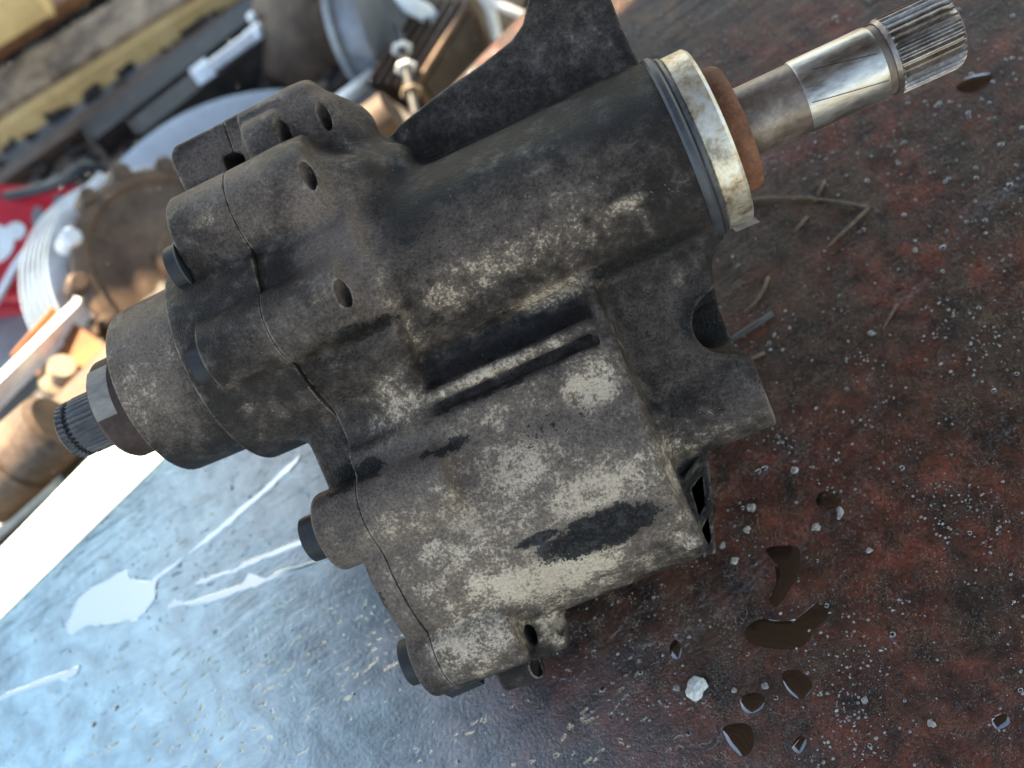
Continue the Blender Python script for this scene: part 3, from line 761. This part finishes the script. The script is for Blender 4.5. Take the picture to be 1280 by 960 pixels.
bar('steel_offcut', onz(-30, 664, -.063), onz(62, 586, -.063), .03, .012, M['lightsteel'], 'bright steel offcut at the sunlit bench edge', 'offcut')
bar('steel_offcut', onz(60, 556, -.06), onz(98, 532, -.06), .02, .02, M['grey'], 'grey steel offcut beside the brown canister', 'offcut')
bar('grey_panel', G(-140, 520, .03), G(100, 330, .03), .20, .02, M['grey'], 'broad grey panel lying under the angle iron', 'panel')
# scrap behind the bracket ear
pul = turned('pulley', [(-.02, .02), (-.02, .088), (-.012, .09), (-.008, .082), (.008, .082), (.012, .09), (.02, .088), (.022, .05), (.012, .04), (.012, .005)], M['grey'], frame(atd(474, 30, 1.12), cdir(.93, .15, .38)), seg=72)
tag(pul, 'worn grey pulley standing on edge behind the bracket ear', 'pulley')
bar('pale_rod', atd(396, 148, 1.0), atd(476, 86, 1.08), .009, .009, M['white'], 'pale square rod leaning past the top boss', 'rod', bev=.002)
fin_c = frame(atd(548, 92, 1.08), cdir(.8, -.25, .5)); fb = empty('finned_block', fin_c); tag(fb, 'dark finned cooler block behind the bracket ear', 'finned block')
for i in range(6):
    bm = bmesh.new(); bmesh.ops.create_cube(bm, size=1, matrix=Matrix.Translation((0, 0, -.03+.012*i)) @ Matrix.Diagonal((.12, .10, .004, 1))); bm_obj('fin', bm, M['brown'], fb)
bm = bmesh.new(); bmesh.ops.create_cube(bm, size=1, matrix=Matrix.Translation((0, 0, 0)) @ Matrix.Diagonal((.10, .085, .07, 1))); bm_obj('core', bm, M['dark'], fb)
sm = frame(atd(502, 60, 1.02), (atd(522, 150, .98)-atd(502, 60, 1.02))); stud = empty('threaded_stud', sm); tag(stud, 'threaded stud with white washers beside the finned block', 'stud')
turned('stud_shaft', [(-.03, .005), (.09, .005)], M['dsteel'], None, stud, 16)
for zz in (0.0, .026, .058): turned('washer', [(zz, .004), (zz, .011), (zz+.0025, .011), (zz+.0025, .004)], M['white'] if zz < .05 else M['tan'], None, stud, 6)
tube('white_strap', [atd(494, -20, 1.05), atd(512, 4, 1.05), atd(536, 20, 1.06), atd(548, 44, 1.07)], .010, M['white'], 'white plastic strap hanging over the finned block', 'strap')
tube('white_strap', [atd(596, -16, 1.06), atd(612, 10, 1.06), atd(622, 50, 1.07)], .006, M['white'], 'narrow white strap next to the bracket ear', 'strap')
tube('white_strap', [atd(606, -4, 1.05), atd(632, 10, 1.05), atd(662, 24, 1.06)], .005, M['white'], 'white strap crossing behind the bracket ear', 'strap')
turned('brown_pipe', [(-.05, .014), (-.05, .02), (.05, .02), (.05, .014)], M['brown'], frame(atd(440, 176, .95), cdir(.8, .5, .3)), seg=32); tag(bpy.data.objects['brown_pipe'], 'short rusty pipe behind the top boss', 'pipe')
turned('rusty_drum', [(-.08, .06), (-.08, .085), (.06, .085), (.07, .07), (.07, .01)], M['brown'], frame(atd(405, 16, 1.24), cdir(.3, .6, .7)), seg=48); tag(bpy.data.objects['rusty_drum'], 'dark rusty drum behind the grey pulley', 'drum')
bar('cardboard_piece', atd(540, 20, 1.14), atd(650, 40, 1.14), .11, .012, M['tan'], 'torn tan cardboard lying behind the finned block', 'cardboard', cdir(.1, 1, .3))
def block(name, px, py, ztop, e_, n_, mat, lab, cat):
    q = onz(px, py, ztop); a = q+ed*e_/2+nout*n_/2; quad_ = [a, a-ed*e_, a-ed*e_-nout*n_, a-nout*n_]
    c_ = q.copy(); c_.z = ZG; o = slab(name, [(v.x-c_.x, v.y-c_.y) for v in quad_], 0, ztop-ZG, mat); o.location = c_
    bv = o.modifiers.new('bevel', 'BEVEL'); bv.width = .006; bv.segments = 2
    return tag(o, lab, cat)
block('steel_crate', 40, 590, -.0695, .34, .10, M['brown'], 'low brown steel crate at the far edge of the bench', 'crate')
block('gear_case', 84, 470, -.128, .26, .12, M['dark'], 'dark greasy gear case under the rusty bracket', 'gear case')
block('iron_block', 440, 176, -.142, .12, .09, M['dark'], 'dark iron block under the short rusty pipe', 'iron block')
# loose rubble between the scrap
vs, fs = [], []; rr = random.Random(4)
for i in range(1300):
    x, y = rr.uniform(-60, 760), rr.uniform(-60, 560)
    p = G(x, y); r = rr.uniform(.004, .018); b0 = len(vs)
    if (p-edgeA).dot(nout) < .05: continue
    for k in range(8):
        d = Vector((k & 1, k >> 1 & 1, k >> 2))*2-Vector((1, 1, .6)); vs.append((p.x+d.x*r*rr.uniform(.3, 1.1), p.y+d.y*r*rr.uniform(.3, 1.1), p.z+max(-.002, d.z*r*rr.uniform(.3, .9))))
    fs += [tuple(b0+k for k in f) for f in ((0, 2, 3, 1), (4, 5, 7, 6), (0, 1, 5, 4), (2, 6, 7, 3), (0, 4, 6, 2), (1, 3, 7, 5))]
rb = mesh_obj('scrap_rubble', vs, fs, M['dark'], None, False); tag(rb, 'dark loose rubble and swarf between the scrap', 'rubble', kind='stuff')

# ================================================================== small things on the bench
M['film'] = NT('clear_oil_film').set(Base_Color=(.17, .215, .225), Metallic=.6, Roughness=.04, Coat_Weight=1.0, Coat_Roughness=.02)
M['ridge'] = NT('thick_oil_ridge').set(Base_Color=(.15, .19, .20), Metallic=.5, Roughness=.06, Coat_Weight=1.0, Coat_Roughness=.03)
M['oil'] = NT('brown_oil').set(Base_Color=(.013, .0062, .0038), Roughness=.07, Specular_IOR_Level=.6, Coat_Weight=1.0, Coat_Roughness=.03)
M['grit'] = mat_metal('pale_grit', [(.04, .03, .026), (.13, .105, .09), (.34, .31, .28)], .55, 0, 300)
M['twig'] = mat_metal('dry_straw', [(.035, .02, .011), (.07, .04, .021), (.12, .075, .04)], .7, 0, 300)
M['char'] = mat_metal('black_twig', [(.01, .009, .008), (.035, .03, .028)], .6, 0, 300)

from mathutils import noise as mn
def puddle(name, pts, h, mat, edge=.0012, dome=False):
    """oil lens with a rounded rim; pts are outline pixels on the bench"""
    P = [onz(x, y) for x, y in pts]; n0 = len(P); Q = []
    for i in range(n0):                                  # smooth closed curve
        p0, p1, p2, p3 = P[i-1], P[i], P[(i+1) % n0], P[(i+2) % n0]
        for k in range(4):
            t = k/4
            Q.append(.5*((2*p1)+(p2-p0)*t+(2*p0-5*p1+4*p2-p3)*t*t+(3*p1-p0-3*p2+p3)*t**3))
    if not dome:
        for i, q in enumerate(Q): q += Vector((mn.noise(q*260), mn.noise(q*260+Vector((9, 0, 0))), 0))*.0013
        for q in Q: q.z = 0
    c = sum(Q, Vector())/len(Q); n = len(Q); vs = []
    area = sum(Q[i].x*Q[(i+1) % n].y-Q[(i+1) % n].x*Q[i].y for i in range(n))
    sg = 1 if area > 0 else -1
    if dome:
        ks = (1, .94, .84, .7, .52, .3)
        for k in ks:
            for i in range(n): q = c+(Q[i]-c)*k; vs.append(Vector((q.x-c.x, q.y-c.y, .0001+h*(1-k**2.6))))
        vs.append(Vector((0, 0, .0001+h)))
        fs = [(j*n+i, j*n+(i+1) % n, (j+1)*n+(i+1) % n, (j+1)*n+i) for j in range(len(ks)-1) for i in range(n)] + [((len(ks)-1)*n+i, (len(ks)-1)*n+(i+1) % n, len(ks)*n) for i in range(n)]
    else:
        for (off, z) in ((0, .0001), (edge*.5, h*.7), (edge, h)):
            for i in range(n):
                tdir = (Q[(i+1) % n]-Q[i-1]); tdir.normalize(); nr = Vector((-tdir.y, tdir.x, 0))*sg
                q = Q[i]+nr*off; vs.append(Vector((q.x, q.y, z))-Vector((c.x, c.y, 0)))
        fs = [(j*n+i, j*n+(i+1) % n, (j+1)*n+(i+1) % n, (j+1)*n+i) for j in range(2) for i in range(n)]
        fs.append(tuple(2*n+i for i in range(n)))
    if sg < 0: fs = [f[::-1] for f in fs]
    o = mesh_obj(name, vs, fs, mat); o.location = (c.x, c.y, 0)
    if not dome: autosmooth(o, 8)
    return o
tag(puddle('oil_puddle', [(84, 792), (92, 762), (104, 742), (130, 727), (158, 712), (166, 722), (186, 726), (205, 712), (232, 694), (262, 668), (300, 635), (330, 610), (352, 588), (376, 568), (372, 580), (350, 602),
        (322, 626), (290, 655), (262, 678), (238, 694), (216, 712), (198, 728), (197, 745), (186, 762), (172, 774), (140, 778), (110, 784)], .0009, M['film'], .0008),
    'large oil puddle with a long thin tail on the wet side of the bench', 'oil puddle')
tag(puddle('oil_puddle', [(-6, 872), (18, 862), (50, 850), (84, 838), (101, 831), (94, 846), (70, 852), (40, 862), (10, 874), (-8, 880)], .0007, M['film'], .0007), 'narrow oil streak below the large puddle on the wet side of the bench', 'oil puddle')
tag(puddle('oil_puddle', [(210, 762), (216, 750), (232, 752), (262, 744), (300, 730), (312, 716), (332, 722), (352, 712), (400, 700), (440, 684), (440, 690), (392, 708), (352, 722), (330, 730), (308, 738), (262, 754), (226, 758)], .0007, M['ridge'], .0007), 'long wavy oil ridge running towards the lower lug', 'oil puddle')
tag(puddle('oil_puddle', [(244, 728), (262, 720), (290, 712), (310, 700), (350, 684), (400, 664), (432, 648), (434, 654), (400, 672), (352, 692), (312, 708), (296, 716), (266, 726), (250, 732)], .0007, M['ridge'], .0007), 'broken oil ridge running towards the middle cover bolt', 'oil puddle')
M['rustfilm'] = mat_metal('rust_film', [(.10, .05, .03), (.20, .10, .055)], .3, 0, 80)
drops = [([(1020, 622), (1032, 612), (1046, 616), (1051, 628), (1040, 636), (1024, 634)], 'round brown oil drop with a white crumb beside it'),
 ([(958, 686), (990, 682), (1000, 690), (998, 716), (986, 738), (972, 758), (962, 750), (970, 730), (968, 706)], 'tall brown oil drop near the corner of the lower housing'),
 ([(932, 786), (950, 774), (975, 776), (1000, 772), (1020, 754), (1038, 768), (1018, 786), (1006, 806), (985, 812), (950, 808), (934, 800)], 'wide branching brown oil patch with a bright curved rim'),
 ([(978, 842), (996, 838), (1014, 852), (1012, 866), (1000, 874), (984, 862)], 'small brown oil drop between the white flake and the branching patch'),
 ([(926, 872), (942, 866), (956, 872), (952, 886), (938, 892), (928, 886)], 'round brown oil drop beside the white flake'),
 ([(904, 910), (920, 904), (938, 908), (942, 932), (930, 946), (916, 936), (908, 924)], 'tall brown oil drop below the white flake'),
 ([(990, 934), (1000, 920), (1008, 926), (1000, 942)], 'tiny brown oil drop beside the long scratch'),
 ([(838, 806), (846, 800), (852, 812), (848, 824), (838, 818)], 'small dark oil drop above the white flake'),
 ([(1195, 110), (1212, 96), (1240, 92), (1236, 104), (1214, 116)], 'brown oil drop beside the tip of the bright spline'),
 ([(1240, 898), (1256, 892), (1262, 904), (1246, 912)], 'dull oil drop among grey lint'),]
for pts, lab in drops:
    tag(puddle('oil_drop', pts, .0008, M['oil'], 0, True), lab, 'oil drop', 'oil drops on the dry side of the bench')

def crumb(name, px, py, r, mat, lab, cat, grp=None, flat=.6, seed=0):
    rr = random.Random(seed+int(px*7+py)); bm = bmesh.new(); bmesh.ops.create_icosphere(bm, subdivisions=2, radius=1)
    ph = [rr.uniform(0, 6) for _ in range(6)]
    for v in bm.verts:
        k = 1+.22*math.sin(3*v.co.x+ph[0])+.2*math.sin(4*v.co.y+ph[1])+.18*math.sin(5*v.co.z+ph[2])+rr.uniform(-.12, .12)
        v.co = Vector((v.co.x*k*rr.uniform(.95, 1.05), v.co.y*k*.8, v.co.z*k*flat))*r
    o = bm_obj(name, bm, mat, None, 25); p = onz(px, py)
    o.location = (p.x, p.y, r*flat*.62); o.rotation_euler = (0, 0, rr.uniform(0, 6)); return tag(o, lab, cat, grp)
M['flake'] = mat_metal('white_flake', [(.10, .085, .07), (.32, .30, .27), (.52, .50, .46)], .5, 0, 500, .8)
crumb('paint_flake', 869, 860, .0062, M['flake'], 'crumpled white flake lying among oil drops on the bench', 'flake', flat=.5)
for i, (x, y, r, lab) in enumerate([(939, 636, .0026, 'white crumb lying by the side of the housing corner'), (934, 663, .0022, 'small white crumb next to the red speckled paint'), (993, 589, .002, 'lone white crumb below the open tube of the side block'),
        (1050, 642, .0028, 'white crumb touching the round brown oil drop'), (1020, 660, .0024, 'bluish white crumb between two oil drops'), (1087, 688, .0017, 'white crumb on the plain red paint'), (919, 701, .0025, 'white crumb with a brown side beside the lower housing corner'), (904, 682, .0018, 'white crumb just off the lower housing corner'),
        (846, 860, .0019, 'round pale crumb left of the white flake'), (956, 857, .0018, 'round pale crumb on the way to the branching oil patch'), (918, 863, .0018, 'round pale crumb between the flake and a round drop'), (1144, 313, .0016, 'white crumb with a dark oily tail'), (1088, 417, .0016, 'oval white crumb near the scalloped edge'), (1081, 875, .002, 'round glassy bead on dark paint'), (1164, 905, .002, 'curved white crumb near the long scratch')]):
    crumb('crumb', x, y, r, M['grit'], lab, 'crumb', 'white crumbs on the bench', .7, i)

def twig(name, pts, r, mat, lab):
    P = [onz(x, y, r*.9+.001*(k % 2)) for k, (x, y) in enumerate(pts)]
    base = P[0].copy(); vs, fs = [], []; n = 6
    for i, p in enumerate(P):
        tdir = (P[min(i+1, len(P)-1)]-P[max(i-1, 0)]).normalized(); sdv = tdir.cross(Vector((0, 0, 1))).normalized(); upv = sdv.cross(tdir)
        for k in range(n):
            a = 2*math.pi*k/n; q = p+(sdv*math.cos(a)*1.3+upv*math.sin(a)*.8)*r*(1-.35*i/len(P)); vs.append(q-base)
        if i:
            for k in range(n): fs.append(((i-1)*n+k, (i-1)*n+(k+1) % n, i*n+(k+1) % n, i*n+k))
    fs += [tuple(range(n-1, -1, -1)), tuple((len(P)-1)*n+k for k in range(n))]
    o = mesh_obj(name, vs, fs, mat); o.location = base; return tag(o, lab, 'twig', 'twigs and straws on the bench')
twig('straw', [(925, 251), (960, 247), (1010, 247), (1050, 252), (1088, 259)], .0010, M['twig'], 'long flat straw reaching out from under the zinc ring')
twig('straw', [(1086, 260), (1070, 275), (1050, 294), (1035, 308)], .0008, M['twig'], 'thin straw bent off the end of the long flat straw')
twig('straw', [(1031, 226), (1022, 244)], .0009, M['twig'], 'short straw above the long flat straw')
twig('straw', [(1009, 271), (994, 288)], .0009, M['twig'], 'short straw below the long flat straw')
twig('straw', [(961, 346), (955, 362), (943, 379), (932, 390)], .0009, M['twig'], 'curved tan straw beside the flat edge of the side block')
twig('twig', [(966, 392), (944, 406), (920, 421), (906, 430)], .0017, M['char'], 'black burnt twig next to the scalloped edge of the side block')
twig('straw', [(956, 441), (930, 452)], .0009, M['twig'], 'short tan straw tucked beside the open tube')
twig('straw', [(1122, 380), (1104, 410)], .0006, M['twig'], 'hair thin straw on bare red paint')
q = [L(*p) for p in ((763, 405, 62), (768, 420, 60), (779, 436, 58))]
# a wisp stuck to the casting itself
wv = [loc(*p) for p in q]; vs = []
for p in wv:
    for (a, b, c) in ((.0006, 0, 0), (0, .0003, .0006), (-.0006, 0, 0)): vs.append((p[0]+a, p[1]+b, p[2]+c))
mesh_obj('straw_wisp', vs, [(0, 1, 4, 3), (1, 2, 5, 4), (3, 4, 7, 6), (4, 5, 8, 7)], M['twig'], case)

# ---- countless grit and oil beads
def scatter(name, count, mat, rmin, rmax, region, flat, lab, power=3, seg=6):
    rr = random.Random(hash(name) % 1000 + 5); rr = random.Random(len(name)*13); vs, fs = [], []
    tries = 0
    while count > 0 and tries < 200000:
        tries += 1
        x, y = rr.uniform(-20, 1300), rr.uniform(-20, 980)
        if rr.random() > region(x, y): continue
        p = onz(x, y); r = rmin+(rmax-rmin)*rr.random()**power; b = len(vs); ph = rr.uniform(0, 6); e = rr.uniform(.7, 1.5)
        for (k, z) in ((1, 0), (.86, .5), (.45, .88)):
            for i in range(seg):
                a = ph+2*math.pi*i/seg; j = 1+rr.uniform(-.18, .18)
                vs.append((p.x+r*k*j*e*math.cos(a), p.y+r*k*j*math.sin(a), r*flat*z))
        vs.append((p.x, p.y, r*flat))
        for j in (0, 1):
            for i in range(seg): fs.append((b+j*seg+i, b+j*seg+(i+1) % seg, b+(j+1)*seg+(i+1) % seg, b+(j+1)*seg+i))
        for i in range(seg): fs.append((b+2*seg+i, b+2*seg+(i+1) % seg, b+3*seg))
        count -= 1
    o = mesh_obj(name, vs, fs, mat); o['kind'] = 'stuff'; return tag(o, lab, 'grit')
from mathutils import noise as mn
def reg_right(x, y):
    a = min(1, max(0, (x-560+.25*(960-y)*0)/380))
    cl = .5+.9*mn.noise(Vector((x*.008, y*.008, 0)))+.5*mn.noise(Vector((x*.03, y*.03, 3)))
    return a*max(0, cl)**3.5
def reg_all(x, y):
    cl = .45+1.0*mn.noise(Vector((x*.012, y*.012, 7)))
    return max(0, cl)*(.25 if x > 500 else .15)+1.6*math.exp(-((x-1230)/150)**2-((y-120)/150)**2)
scatter('fine_grit', 6500, M['grit'], .0001, .0009, reg_right, .8, 'fine pale grit scattered over the dry side of the bench', 5, 5)
scatter('oil_beads', 520, M['oil'], .0004, .0017, reg_all, .4, 'tiny glossy oil beads dotted over the bench', 3, 8)
